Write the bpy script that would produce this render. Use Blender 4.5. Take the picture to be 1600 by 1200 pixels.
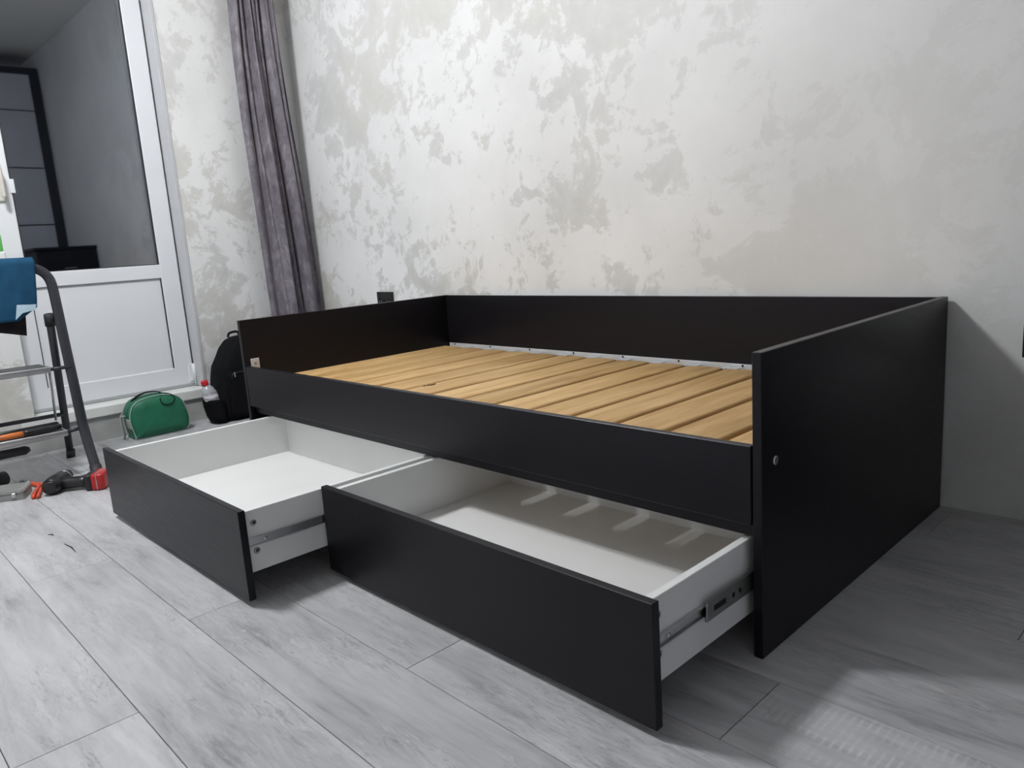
import bpy, bmesh, math, random
from mathutils import Vector, Matrix
random.seed(7)
for o in list(bpy.data.objects): bpy.data.objects.remove(o)
scn = bpy.context.scene
COL = scn.collection
PI = math.pi

# ------------------------------------------------------------------ camera
R = ((0.6959086725, 0.7150281483, -0.0666773325),
     (0.0866525015, -0.1757785259, -0.9806086140),
     (-0.7128832047, 0.6766362812, -0.1842847783))      # right, down, forward
cd = bpy.data.cameras.new('camera'); cam = bpy.data.objects.new('camera', cd); COL.objects.link(cam)
cd.sensor_width = 36; cd.lens = 1176.844 / 1600 * 36; cd.clip_start = .02
m = Matrix.Identity(4)
for i in range(3):
    m[i][0] = R[0][i]; m[i][1] = -R[1][i]; m[i][2] = -R[2][i]
m[0][3], m[1][3], m[2][3] = 0.61972, -1.17336, 0.78029
cam.matrix_world = m
scn.camera = cam

# ------------------------------------------------------------------ world (night outside), exposure
w = bpy.data.worlds.new('night'); scn.world = w; w.use_nodes = True
w.node_tree.nodes['Background'].inputs[0].default_value = (.02, .024, .035, 1)
w.node_tree.nodes['Background'].inputs[1].default_value = .12
vs = scn.view_settings
vs.view_transform = 'Standard'; vs.look = 'None'; vs.exposure = 0.0; vs.gamma = 1; vs.use_curve_mapping = False

LAMP = (-1.85, -.95, 2.52)          # centre of the chandelier's five globes
LAMP_GLOW = 555                       # emission of each globe
LAMP_COLOR = (.975, .99, 1.0)

# ------------------------------------------------------------------ node helpers
def mat(name):
    mt = bpy.data.materials.new(name); mt.use_nodes = True
    nt = mt.node_tree; return mt, nt, nt.nodes['Principled BSDF']
def nd(nt, t, **k):
    n = nt.nodes.new(t)
    for a, v in k.items():
        if a in n.inputs.keys(): n.inputs[a].default_value = v
        else: setattr(n, a, v)
    return n
def lk(nt, a, b): nt.links.new(a, b)
def ramp(nt, fac, stops, interp='LINEAR'):
    r = nt.nodes.new('ShaderNodeValToRGB'); r.color_ramp.interpolation = interp
    e = r.color_ramp.elements
    while len(e) < len(stops): e.new(.5)
    for i, (p, c) in enumerate(stops):
        e[i].position = p
        e[i].color = (c, c, c, 1) if not isinstance(c, tuple) else (*c, 1)
    lk(nt, fac, r.inputs[0]); return r
def mix(nt, fac, a, b, mode='MIX'):
    n = nt.nodes.new('ShaderNodeMix'); n.data_type = 'RGBA'; n.blend_type = mode
    for sock, v in ((n.inputs[0], fac), (n.inputs[6], a), (n.inputs[7], b)):
        if hasattr(v, 'links'): lk(nt, v, sock)
        elif isinstance(v, (int, float)): sock.default_value = v if sock == n.inputs[0] else (v, v, v, 1)
        else: sock.default_value = (*v, 1)
    return n.outputs[2]
def mth(nt, op, a, b=0.0):
    n = nt.nodes.new('ShaderNodeMath'); n.operation = op
    for s, v in ((n.inputs[0], a), (n.inputs[1], b)):
        if hasattr(v, 'links'): lk(nt, v, s)
        else: s.default_value = v
    return n.outputs[0]
def coords(nt, scale=(1, 1, 1), rnd=0, kind='Object'):
    tc = nt.nodes.new('ShaderNodeTexCoord'); mp = nt.nodes.new('ShaderNodeMapping')
    mp.inputs['Scale'].default_value = scale
    lk(nt, tc.outputs[kind], mp.inputs[0])
    if rnd:
        oi = nt.nodes.new('ShaderNodeObjectInfo'); cb = nt.nodes.new('ShaderNodeCombineXYZ')
        for i, f in enumerate((1, 1.7, .6)):
            lk(nt, mth(nt, 'MULTIPLY', oi.outputs['Random'], rnd * f), cb.inputs[i])
        lk(nt, cb.outputs[0], mp.inputs['Location'])
    return mp.outputs[0]
def noise(nt, vec, scale, detail=6, rough=.55, dist=0.0):
    n = nd(nt, 'ShaderNodeTexNoise'); n.inputs['Scale'].default_value = scale
    n.inputs['Detail'].default_value = detail; n.inputs['Roughness'].default_value = rough
    n.inputs['Distortion'].default_value = dist; lk(nt, vec, n.inputs['Vector']); return n.outputs[0]
def bump(nt, h, bs, strength=.3, dist=.002):
    b = nt.nodes.new('ShaderNodeBump'); b.inputs['Strength'].default_value = strength
    b.inputs['Distance'].default_value = dist; lk(nt, h, b.inputs['Height']); lk(nt, b.outputs[0], bs.inputs['Normal'])
def plain(name, c, rough=.5, metal=0.0, var=.12, scale=30, bmp=.0, spec=.5, dist=.001):
    mt, nt, b = mat(name)
    v = coords(nt, rnd=3); n = noise(nt, v, scale, 5)
    lo = tuple(max(0, x * (1 - var)) for x in c); hi = tuple(min(1, x * (1 + var)) for x in c)
    lk(nt, ramp(nt, n, [(.3, lo), (.7, hi)]).outputs[0], b.inputs['Base Color'])
    b.inputs['Roughness'].default_value = rough; b.inputs['Metallic'].default_value = metal
    b.inputs['Specular IOR Level'].default_value = spec
    if bmp: bump(nt, n, b, bmp, dist)
    return mt

# ------------------------------------------------------------------ materials
def m_plaster(name, contrast=1.0):
    mt, nt, b = mat(name)
    v = coords(nt)
    warp = noise(nt, v, 2.2, 3)
    vv = nt.nodes.new('ShaderNodeVectorMath'); vv.operation = 'ADD'
    cb = nt.nodes.new('ShaderNodeCombineXYZ')
    wv = mth(nt, 'MULTIPLY', warp, .22)
    for i in range(3): lk(nt, wv, cb.inputs[i])
    lk(nt, v, vv.inputs[0]); lk(nt, cb.outputs[0], vv.inputs[1]); v2 = vv.outputs[0]
    big = noise(nt, v2, 1.5, 2)
    n1 = noise(nt, v2, 6.2, 11, .68, .3)
    n2 = noise(nt, v2, 15.0, 9, .66, .25)
    cloud = noise(nt, v, 1.9, 6, .55)
    tone = noise(nt, v, 1.6, 3)
    # ragged patches where the paler pearl coat was trowelled thin
    s = mth(nt, 'ADD', mth(nt, 'MULTIPLY', n1, .70), mth(nt, 'ADD', mth(nt, 'MULTIPLY', n2, .20), mth(nt, 'MULTIPLY', big, .52)))
    patch = ramp(nt, s, [(.0, 0.), (.720, 0.), (.752, .72), (.84, 1.)]).outputs[0]
    fleck = ramp(nt, n2, [(.0, 0.), (.56, 0.), (.60, 1.)]).outputs[0]
    flm = mth(nt, 'MULTIPLY', fleck, ramp(nt, s, [(.0, 0.), (.650, 0.), (.715, .75)]).outputs[0])
    xs = nt.nodes.new('ShaderNodeSeparateXYZ'); lk(nt, v, xs.inputs[0])
    # the coat is more even towards the far right end of the long wall
    fade = nt.nodes.new('ShaderNodeMapRange'); lk(nt, xs.outputs[0], fade.inputs[0])
    fade.inputs[1].default_value = -1.4; fade.inputs[2].default_value = -.2; fade.inputs[3].default_value = 1.0 * contrast; fade.inputs[4].default_value = .22 * contrast
    # and more worn low down
    low = nt.nodes.new('ShaderNodeMapRange'); lk(nt, xs.outputs[2], low.inputs[0])
    low.inputs[1].default_value = .5; low.inputs[2].default_value = 1.9; low.inputs[3].default_value = 1.0; low.inputs[4].default_value = .6
    pf = mth(nt, 'MULTIPLY', mth(nt, 'MULTIPLY', mth(nt, 'MAXIMUM', patch, flm), fade.outputs[0]), low.outputs[0])
    base = ramp(nt, cloud, [(.30, (.70, .70, .70)), (.5, (.765, .767, .768)), (.70, (.825, .828, .83))]).outputs[0]
    pcol = ramp(nt, tone, [(.4, (.53, .53, .525)), (.6, (.555, .545, .51))]).outputs[0]
    col = mix(nt, pf, base, pcol)
    lk(nt, col, b.inputs['Base Color'])
    lk(nt, ramp(nt, pf, [(0, .42), (1, .62)]).outputs[0], b.inputs['Roughness'])
    b.inputs['Specular IOR Level'].default_value = .35
    h = mth(nt, 'ADD', mth(nt, 'MULTIPLY', patch, -.5), mth(nt, 'MULTIPLY', n2, .6))
    bump(nt, h, b, .16, .004)
    return mt
M = {}
M['plaster'] = m_plaster('decorative_plaster')
def m_floor():
    mt, nt, b = mat('washed_grey_plank')
    v = coords(nt, (1.0, 6.0, 1), rnd=17)
    vb = coords(nt, (1.4, 3.2, 1), rnd=9)
    g = noise(nt, v, 4.0, 9, .62, .8)
    g2 = noise(nt, coords(nt, (2.0, 26, 1), rnd=5), 3.0, 5, .6)
    cl = noise(nt, vb, 1.6, 5, .55, .4)
    oi = nt.nodes.new('ShaderNodeObjectInfo')
    s = mth(nt, 'ADD', mth(nt, 'MULTIPLY', g, .5), mth(nt, 'ADD', mth(nt, 'MULTIPLY', g2, .16), mth(nt, 'MULTIPLY', cl, .42)))
    c = ramp(nt, s, [(.37, (.245, .246, .255)), (.46, (.385, .387, .40)), (.55, (.465, .468, .485)), (.68, (.555, .558, .575))]).outputs[0]
    tint = ramp(nt, oi.outputs['Random'], [(0, .90), (1, 1.06)]).outputs[0]
    c = mix(nt, 1.0, c, tint, 'MULTIPLY')
    # fine weathered grain, gathered in patches along each board
    gm = ramp(nt, noise(nt, coords(nt, (1.0, 2.6, 1), rnd=31), 2.6, 4, .5, .5), [(.46, 0.), (.60, 1.)]).outputs[0]
    gf = noise(nt, coords(nt, (1.0, 5.0, 1), rnd=11), 22, 6, .7, 1.2)
    c = mix(nt, mth(nt, 'MULTIPLY', gm, ramp(nt, gf, [(.36, .55), (.47, 0.)]).outputs[0]), c, (.22, .222, .235))
    c = mix(nt, mth(nt, 'MULTIPLY', gm, ramp(nt, gf, [(.56, 0.), (.66, .5)]).outputs[0]), c, (.64, .642, .655))
    # cross-cut saw marks on the boards that carry them
    at = nt.nodes.new('ShaderNodeAttribute'); at.attribute_type = 'OBJECT'; at.attribute_name = 'saw_marks'
    wv = nt.nodes.new('ShaderNodeTexWave'); wv.bands_direction = 'X'; wv.inputs['Scale'].default_value = 24
    wv.inputs['Distortion'].default_value = 1.6; wv.inputs['Detail'].default_value = 3; wv.inputs['Detail Scale'].default_value = 2.2
    lk(nt, coords(nt, (1, .5, 1)), wv.inputs['Vector'])
    msk = ramp(nt, noise(nt, coords(nt, (1.4, 4, 1), rnd=3), 3.0, 6, .6), [(.42, 0.), (.56, 1.)]).outputs[0]
    f = mth(nt, 'MULTIPLY', mth(nt, 'MULTIPLY', ramp(nt, wv.outputs[0], [(.55, 0.), (.85, 1.)]).outputs[0], msk), mth(nt, 'MULTIPLY', at.outputs['Fac'], .55))
    c = mix(nt, f, c, (.70, .70, .71))
    lk(nt, c, b.inputs['Base Color'])
    lk(nt, ramp(nt, g, [(.3, .38), (.7, .52)]).outputs[0], b.inputs['Roughness'])
    b.inputs['Specular IOR Level'].default_value = .4
    bump(nt, mth(nt, 'ADD', g2, g), b, .12, .001)
    return mt
M['floor'] = m_floor()
def m_slat():
    mt, nt, b = mat('birch_slat_wood')
    v = coords(nt, (9, .9, 4), rnd=21)
    g = noise(nt, v, 2.6, 8, .6, .7)
    f = noise(nt, coords(nt, (60, 2, 20), rnd=7), 3, 4)
    k = noise(nt, coords(nt, (5, 1.6, 2), rnd=13), 1.4, 3)
    s = mth(nt, 'ADD', mth(nt, 'MULTIPLY', g, .62), mth(nt, 'ADD', mth(nt, 'MULTIPLY', f, .10), mth(nt, 'MULTIPLY', k, .28)))
    c = ramp(nt, s, [(.30, (.36, .205, .075)), (.45, (.54, .335, .140)), (.56, (.645, .425, .195)), (.72, (.74, .53, .28))]).outputs[0]
    oi = nt.nodes.new('ShaderNodeObjectInfo')
    c = mix(nt, 1.0, c, ramp(nt, oi.outputs['Random'], [(0, (.86, .84, .80)), (1, (1.05, 1.05, 1.05))]).outputs[0], 'MULTIPLY')
    lk(nt, c, b.inputs['Base Color']); b.inputs['Roughness'].default_value = .5
    b.inputs['Specular IOR Level'].default_value = .35
    bump(nt, f, b, .08, .0006)
    return mt
M['slat'] = m_slat()
def m_black():
    mt, nt, b = mat('black_brown_laminate')
    g = noise(nt, coords(nt, (3, 3, 60)), 4, 6, .6)
    lk(nt, ramp(nt, g, [(.3, (.0045, .0042, .0062)), (.7, (.0080, .0074, .0100))]).outputs[0], b.inputs['Base Color'])
    lk(nt, ramp(nt, g, [(.3, .33), (.7, .40)]).outputs[0], b.inputs['Roughness'])
    b.inputs['Specular IOR Level'].default_value = .30; b.inputs['Specular Tint'].default_value = (.92, .92, 1, 1)
    bump(nt, g, b, .06, .0004)
    return mt
M['black'] = m_black()
M['black_edge'] = plain('black_edge_band', (.045, .043, .043), .42, 0, .1, 40)
M['white_board'] = plain('white_melamine', (.80, .805, .80), .42, 0, .015, 6)
M['pvc'] = plain('white_pvc', (.74, .755, .785), .32, 0, .015, 5)
M['sill'] = plain('cream_white_sill', (.72, .735, .72), .4, 0, .04, 8)
M['riser'] = plain('grey_plank_cladding', (.40, .405, .40), .5, 0, .25, 7)
M['reveal'] = plain('painted_reveal', (.50, .505, .525), .55, 0, .03, 8)
M['gasket'] = plain('dark_rubber_gasket', (.02, .02, .023), .6)
M['zinc'] = plain('zinc_steel', (.62, .63, .64), .32, 1.0, .06, 40)
M['dark_zinc'] = plain('dull_zinc_steel', (.34, .345, .34), .38, 1.0, .1, 40)
M['alu'] = plain('aluminium', (.50, .505, .515), .35, 1.0, .06, 25)
M['rail_white'] = plain('white_coated_metal', (.70, .72, .75), .35, .3, .04, 30)
M['dark_tube'] = plain('dark_blue_grey_lacquer', (.026, .027, .034), .35, 0, .15, 60)
M['rubber'] = plain('black_rubber', (.018, .018, .02), .6, 0, .2, 80, .2)
M['step_top'] = plain('ribbed_step_rubber', (.045, .046, .05), .55, 0, .25, 90, .3)
M['ceiling'] = plain('white_ceiling_paint', (.87, .87, .865), .7, 0, .02, 4)
M['wall_paint'] = plain('pale_wallpaper', (.74, .735, .725), .7, 0, .05, 5)
M['black_cloth'] = plain('black_nylon', (.0038, .004, .0052), .8, 0, .3, 60, .3, .12)
M['black_plastic'] = plain('black_plastic', (.011, .011, .013), .38, 0, .2, 50)
M['dark_hole'] = plain('dark_recess', (.003, .003, .003), .8)
M['green'] = plain('green_nylon', (.010, .135, .072), .5, 0, .14, 14, .25, .45, .002)
M['green_bright'] = plain('light_green_card', (.10, .42, .09), .5, 0, .1, 20)
M['piping'] = plain('grey_green_piping', (.30, .36, .33), .55, 0, .1, 60)
M['tape'] = plain('grey_webbing', (.33, .35, .33), .7, 0, .12, 90, .2)
M['blue'] = plain('petrol_blue_cotton', (.010, .060, .125), .85, 0, .18, 22, .3, .2, .003)
M['pale_blue'] = plain('pale_blue_lining', (.40, .54, .64), .85, 0, .08, 30)
M['brown_cloth'] = plain('dark_brown_cotton', (.016, .012, .014), .9, 0, .25, 30, .3, .2)
M['red'] = plain('red_plastic', (.42, .012, .014), .35, 0, .15, 40)
M['orange'] = plain('orange_plastic', (.60, .07, .025), .4, 0, .12, 40)
M['orange_wood'] = plain('orange_lacquered_handle', (.62, .17, .04), .4, 0, .15, 40)
M['cap_red'] = plain('red_bottle_cap', (.50, .012, .02), .3, 0, .1, 40)
M['beige'] = plain('ivory_plastic', (.62, .60, .53), .35, 0, .04, 30)
M['shelf_grey'] = plain('grey_wardrobe_panel', (.48, .485, .53), .4, 0, .05, 3)
M['wardrobe_dark'] = plain('dark_wardrobe_frame', (.012, .013, .022), .4, 0, .1, 20)
M['brown_wood'] = plain('dark_brown_wood', (.06, .03, .02), .5, 0, .35, 12)
M['splinter'] = plain('dark_splinter', (.03, .026, .024), .8)
def m_curtain():
    mt, nt, b = mat('crushed_velvet')
    n = noise(nt, coords(nt, (1, 1, .55)), 26, 7, .68, .8)
    n2 = noise(nt, coords(nt), 5, 4)
    s = mth(nt, 'ADD', mth(nt, 'MULTIPLY', n, .7), mth(nt, 'MULTIPLY', n2, .3))
    lk(nt, ramp(nt, s, [(.33, (.090, .080, .098)), (.5, (.165, .148, .174)), (.66, (.275, .252, .280))]).outputs[0], b.inputs['Base Color'])
    b.inputs['Roughness'].default_value = .5; b.inputs['Specular IOR Level'].default_value = .35
    b.inputs['Sheen Weight'].default_value = .25; b.inputs['Sheen Roughness'].default_value = .4
    bump(nt, n, b, .3, .003)
    return mt
M['curtain'] = m_curtain()
def m_pane():
    # double-glazed unit: several glass surfaces reflect together, the night shows through
    mt, nt, b = mat('double_glazing'); nt.nodes.remove(b)
    out = nt.nodes['Material Output']
    lw = nt.nodes.new('ShaderNodeLayerWeight'); lw.inputs[0].default_value = .5
    fac = mth(nt, 'ADD', mth(nt, 'MULTIPLY', mth(nt, 'POWER', lw.outputs['Facing'], 5.0), .6), .25)
    tr = nt.nodes.new('ShaderNodeBsdfTransparent'); tr.inputs[0].default_value = (.62, .66, .68, 1)
    gl = nt.nodes.new('ShaderNodeBsdfGlossy'); gl.inputs['Roughness'].default_value = .018; gl.inputs['Color'].default_value = (.90, .93, 1, 1)
    n = noise(nt, coords(nt), 1.3, 2); bp = nt.nodes.new('ShaderNodeBump'); bp.inputs['Strength'].default_value = .02; bp.inputs['Distance'].default_value = .01
    lk(nt, n, bp.inputs['Height']); lk(nt, bp.outputs[0], gl.inputs['Normal'])
    mx = nt.nodes.new('ShaderNodeMixShader'); lk(nt, fac, mx.inputs[0]); lk(nt, tr.outputs[0], mx.inputs[1]); lk(nt, gl.outputs[0], mx.inputs[2])
    lk(nt, mx.outputs[0], out.inputs[0]); return mt
M['pane'] = m_pane()
def m_clear(name, tint, rough, alpha):
    mt, nt, b = mat(name)
    n = noise(nt, coords(nt), 40, 3)
    lk(nt, ramp(nt, n, [(.3, tuple(x * .92 for x in tint)), (.7, tint)]).outputs[0], b.inputs['Base Color'])
    b.inputs['Roughness'].default_value = rough; b.inputs['Alpha'].default_value = alpha; b.inputs['Specular IOR Level'].default_value = .6
    return mt
M['pet'] = m_clear('clear_plastic_bottle', (.62, .66, .70), .12, .55)
M['organizer'] = m_clear('smoky_translucent_plastic', (.36, .37, .36), .3, .8)
def m_bottle_label():
    mt, nt, b = mat('bottle_label_print')
    wv = nt.nodes.new('ShaderNodeTexWave'); wv.bands_direction = 'Z'; wv.inputs['Scale'].default_value = 11; wv.inputs['Distortion'].default_value = 3
    lk(nt, coords(nt), wv.inputs['Vector'])
    n = noise(nt, coords(nt), 90, 3)
    c = ramp(nt, wv.outputs[0], [(.0, (.72, .73, .76)), (.55, (.74, .74, .77)), (.72, (.55, .12, .16)), (.9, (.30, .32, .40))]).outputs[0]
    lk(nt, mix(nt, ramp(nt, n, [(.5, 0.), (.6, .7)]).outputs[0], c, (.70, .71, .74)), b.inputs['Base Color'])
    b.inputs['Roughness'].default_value = .35; return mt
M['bottle_label'] = m_bottle_label()
def m_emit(name, c, s):
    mt, nt, b = mat(name)
    b.inputs['Base Color'].default_value = (.9, .9, .9, 1); b.inputs['Emission Color'].default_value = (*c, 1); b.inputs['Emission Strength'].default_value = s
    return mt
M['lamp_glow'] = m_emit('lamp_globe_glow', LAMP_COLOR, LAMP_GLOW)

# ------------------------------------------------------------------ mesh helpers
def obj(name, bm, material, parent=None, smooth=False, loc=None):
    me = bpy.data.meshes.new(name)
    bmesh.ops.recalc_face_normals(bm, faces=bm.faces)
    bm.to_mesh(me); bm.free()
    for mt in (material if isinstance(material, (list, tuple)) else [material]): me.materials.append(mt)
    if smooth:
        for p in me.polygons: p.use_smooth = True
    o = bpy.data.objects.new(name, me); COL.objects.link(o)
    if parent: o.parent = parent
    if loc: o.location = loc
    return o
def box(bm, x0, x1, y0, y1, z0, z1, bev=0.0, seg=1, mi=0):
    b2 = bmesh.new()
    vs_ = [b2.verts.new((x, y, z)) for x in (x0, x1) for y in (y0, y1) for z in (z0, z1)]
    for f in ((0, 1, 3, 2), (4, 6, 7, 5), (0, 4, 5, 1), (2, 3, 7, 6), (0, 2, 6, 4), (1, 5, 7, 3)): b2.faces.new([vs_[i] for i in f])
    bmesh.ops.recalc_face_normals(b2, faces=b2.faces)
    if bev: bmesh.ops.bevel(b2, geom=list(b2.edges), offset=bev, segments=seg, affect='EDGES', profile=.5)
    merge(bm, b2, mi)
def merge(bm, b2, mi=0):
    mp = {}
    for v in b2.verts: mp[v] = bm.verts.new(v.co)
    for f in b2.faces:
        try:
            nf = bm.faces.new([mp[v] for v in f.verts]); nf.material_index = mi; nf.smooth = f.smooth
        except ValueError: pass
    b2.free()
def bx(*a, **k):
    bm = bmesh.new(); box(bm, *a, **k); return bm
def tube(bm, pts, r, n=10, r2=None, up=(0, 0, 1), cap=True, closed=False):
    """sweep an ellipse (r, r2) along pts; r may be a list"""
    pts = [Vector(p) for p in pts]; N = len(pts); rings = []
    prev = None
    for i, p in enumerate(pts):
        if closed: t = pts[(i + 1) % N] - pts[i - 1]
        else: t = (pts[min(i + 1, N - 1)] - pts[max(i - 1, 0)])
        t.normalize()
        u = Vector(up) if prev is None else prev
        a = u - t * u.dot(t)
        if a.length < 1e-4: a = Vector((1, 0, 0)) - t * t.x
        a.normalize(); prev = a
        c = t.cross(a)
        ra = r[i] if isinstance(r, (list, tuple)) else r
        rb = ra if r2 is None else (r2[i] if isinstance(r2, (list, tuple)) else r2)
        rings.append([bm.verts.new(p + a * (ra * math.cos(2 * PI * k / n)) + c * (rb * math.sin(2 * PI * k / n))) for k in range(n)])
    for i in range(N if closed else N - 1):
        A, B = rings[i], rings[(i + 1) % N]
        for k in range(n):
            f = bm.faces.new((A[k], A[(k + 1) % n], B[(k + 1) % n], B[k])); f.smooth = True
    if cap and not closed:
        bm.faces.new(rings[0][::-1]); bm.faces.new(rings[-1])
def tb(pts, r, **k):
    bm = bmesh.new(); tube(bm, pts, r, **k); return bm
def lathe(bm, prof, axis_from, axis_to, n=24):
    a = Vector(axis_from); d = (Vector(axis_to) - a).normalized()
    u = d.orthogonal().normalized(); v = d.cross(u); rings = []
    for r, h in prof:
        rings.append([bm.verts.new(a + d * h + (u * math.cos(2 * PI * k / n) + v * math.sin(2 * PI * k / n)) * max(r, 1e-5)) for k in range(n)])
    for A, B in zip(rings, rings[1:]):
        for k in range(n):
            f = bm.faces.new((A[k], A[(k + 1) % n], B[(k + 1) % n], B[k])); f.smooth = True
    bm.faces.new(rings[0][::-1]); bm.faces.new(rings[-1])
def lt(*a, **k):
    bm = bmesh.new(); lathe(bm, *a, **k); return bm
def bez(pts, n=8):
    """Catmull-Rom through points"""
    P = [Vector(p) for p in pts]; out = []
    for i in range(len(P) - 1):
        p0, p1, p2, p3 = P[max(i - 1, 0)], P[i], P[i + 1], P[min(i + 2, len(P) - 1)]
        for k in range(n):
            t = k / n
            out.append(.5 * ((2 * p1) + (p2 - p0) * t + (2 * p0 - 5 * p1 + 4 * p2 - p3) * t * t + (3 * p1 - p0 - 3 * p2 + p3) * t ** 3))
    out.append(P[-1]); return out
def tag(o, label, cat, group=None):
    o['label'] = label; o['category'] = cat
    if group: o['group'] = group
    return o
def thing(name, label, cat, loc=(0, 0, 0), group=None):
    o = bpy.data.objects.new(name, None); COL.objects.link(o); o.location = loc; o.empty_display_size = .1
    return tag(o, label, cat, group)
def struct(o, label=None):
    o['kind'] = 'structure'
    if label: o['label'] = label
    return o
def rel(o, parent):
    """parent with world coordinates kept: thing roots sit at a base point without rotation"""
    o.parent = parent; o.location = Vector(o.location) - parent.location; return o

# ================================================================== THE ROOM
XL, XR, YB, YF, ZC = -3.205, 1.92, .992, -2.9, 2.86
floor = struct(obj('floor', bx(XL - .3, XR + .1, YF - .1, YB + .1, -.12, -.0085), M['step_top']), 'grey washed wood-look laminate floor')
PITCH, PL = .1985, 1.38
row = -15
plank_mesh = {}
while True:
    y0 = -.047 + PITCH * row; y1 = y0 + PITCH
    if y0 >= YB: break
    if y1 > YF:
        j = .056 + .548 * (row + 1); xx = j - math.ceil((j - XL) / PL) * PL
        while xx < XR:
            a, b_ = max(xx, XL), min(xx + PL, XR); ya, yb = max(y0, YF), min(y1, YB - .002)
            if b_ - a > .02 and yb - ya > .01:
                g = .0006
                key = (round(b_ - a, 4), round(yb - ya, 4))
                dx, dy = (b_ - a) / 2 - g, (yb - ya) / 2 - g
                if key not in plank_mesh:
                    o = obj('plank', bx(-dx, dx, -dy, dy, -.008, 0, bev=.0009), M['floor'], floor)
                    plank_mesh[key] = o.data
                else:
                    o = bpy.data.objects.new('plank', plank_mesh[key]); COL.objects.link(o); o.parent = floor
                o.location = ((a + b_) / 2, (ya + yb) / 2, 0)
                o['saw_marks'] = 1.0 if (row == -1 and xx > -.2) else (.12 if random.random() < .3 else 0.0)
            xx += PL
    row += 1

struct(obj('wall_back', bx(XL - .3, XR + .1, YB, YB + .2, -.12, ZC), M['plaster']), 'pale grey decorative plaster wall behind the bed')
DY0, DY1, DZ0, DZ1 = -.455, .305, .115, 2.32
WY0, WZ0 = -2.1, .85
bm = bmesh.new()
for a in ((DY1, YB, -.12, ZC), (YF, DY1, DZ1, ZC), (YF, WY0, -.12, DZ1), (WY0, DY0, -.12, WZ0), (DY0, DY1, -.12, DZ0)):
    box(bm, XL - .24, XL, a[0], a[1], a[2], a[3])
struct(obj('wall_left', bm, M['plaster']), 'pale plaster wall holding the balcony door')
struct(obj('wall_right', bx(XR, XR + .1, YF, YB, -.12, ZC), M['wall_paint']))
struct(obj('wall_front', bx(XL - .24, XR + .1, YF - .1, YF, -.12, ZC), M['wall_paint']))
struct(obj('ceiling', bx(XL - .3, XR + .1, YF - .1, YB + .2, ZC, ZC + .1), M['ceiling']))
# door reveal lining (painted white-grey, right side), sill board, riser cladding
bm = bmesh.new(); box(bm, XL - .10, XL + .003, DY1 - .006, DY1 + .012, DZ0 + .05, DZ1, bev=.002)
struct(obj('trim_1', bm, M['reveal']), 'pale painted lining of the door reveal')
struct(obj('trim_2', bx(XL - .13, XL + .020, -.512, DY1 + .005, .113, .162, bev=.005, seg=2), M['sill']), 'thick cream white threshold sill under the balcony door')
struct(obj('trim_3', bx(XL + .0005, XL + .006, -1.9, .55, 0, .112, bev=.001), M['riser']), 'grey wood-look cladding of the step below the door sill')

# ---- balcony door
XD = -3.30       # room-side face of the sash
bm = bmesh.new()
SY0, SY1, SZ0, SZ1 = -.445, .292, .178, 2.28
def ringframe(bm, x0, x1, ya, yb, za, zb, wl, wr, wb, wt, bev=.004):
    box(bm, x0, x1, ya, ya + wl, za, zb, bev=bev, seg=2); box(bm, x0, x1, yb - wr, yb, za, zb, bev=bev, seg=2)
    box(bm, x0 + .0005, x1 - .0005, ya + wl - .006, yb - wr + .006, za + .0005, za + wb, bev=bev, seg=2)
    box(bm, x0 + .0005, x1 - .0005, ya + wl - .006, yb - wr + .006, zb - wt, zb - .0005, bev=bev, seg=2)
ringframe(bm, XD - .06, XD, SY0, SY1, SZ0, SZ1, .080, .088, .090, .08)
box(bm, XD - .058, XD - .001, SY0 + .07, SY1 - .08, .722, .790, bev=.004, seg=2)
door = struct(obj('door_1', bm, M['pvc']), 'white plastic balcony door with dark night-time glass')
obj('lower_panel', bx(XD - .045, XD - .012, SY0 + .083, SY1 - .091, SZ0 + .088, .724, bev=.002), M['pvc'], door)
bm = bmesh.new()
for (a, b_, c, d) in ((SY0 + .079, SY0 + .0835, SZ0 + .085, .726), (SY1 - .0915, SY1 - .087, SZ0 + .085, .726), (SY0 + .079, SY1 - .087, SZ0 + .085, SZ0 + .0895), (SY0 + .079, SY1 - .087, .7205, .725)):
    box(bm, XD - .012, XD - .006, a, b_, c, d)
obj('panel_gasket', bm, M['gasket'], door)
bm = bmesh.new()
for (a, b_, c, d) in ((SY0 + .077, SY0 + .084, .786, SZ1 - .078), (SY1 - .092, SY1 - .085, .786, SZ1 - .078), (SY0 + .077, SY1 - .085, .786, .793), (SY0 + .077, SY1 - .085, SZ1 - .085, SZ1 - .078)):
    box(bm, XD - .015, XD - .003, a, b_, c, d)
obj('glazing_gasket', bm, M['gasket'], door)
obj('pane', bx(XD - .032, XD - .016, SY0 + .078, SY1 - .086, .787, SZ1 - .079), M['pane'], door)
bm = bmesh.new()     # fixed outer frame
ringframe(bm, XD - .075, XD - .012, DY0 + .001, DY1 - .007, .163, DZ1 - .002, .016, .014, .02, .045, .002)
obj('door_frame', bm, M['pvc'], door)
for z in (.235, 2.1):
    bm = bmesh.new(); lathe(bm, [(.0085, 0), (.0085, .095)], (XD + .009, SY1 + .001, z - .05), (XD + .009, SY1 + .001, z + .05), 14)
    box(bm, XD - .002, XD + .006, SY1 - .022, SY1 + .002, z - .045, z + .045, bev=.002)
    h = obj('hinge', bm, M['pvc'], door)
    obj('hinge_pin', lt([(.006, 0), (.006, .02)], (XD + .009, SY1 + .001, z - .07), (XD + .009, SY1 + .001, z + .05), n=12), M['zinc'], h)
bm = bmesh.new(); box(bm, XD, XD + .012, -.425, -.393, 1.10, 1.27, bev=.005, seg=3)
hd = obj('handle_plate', bm, M['beige'], door)
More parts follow.
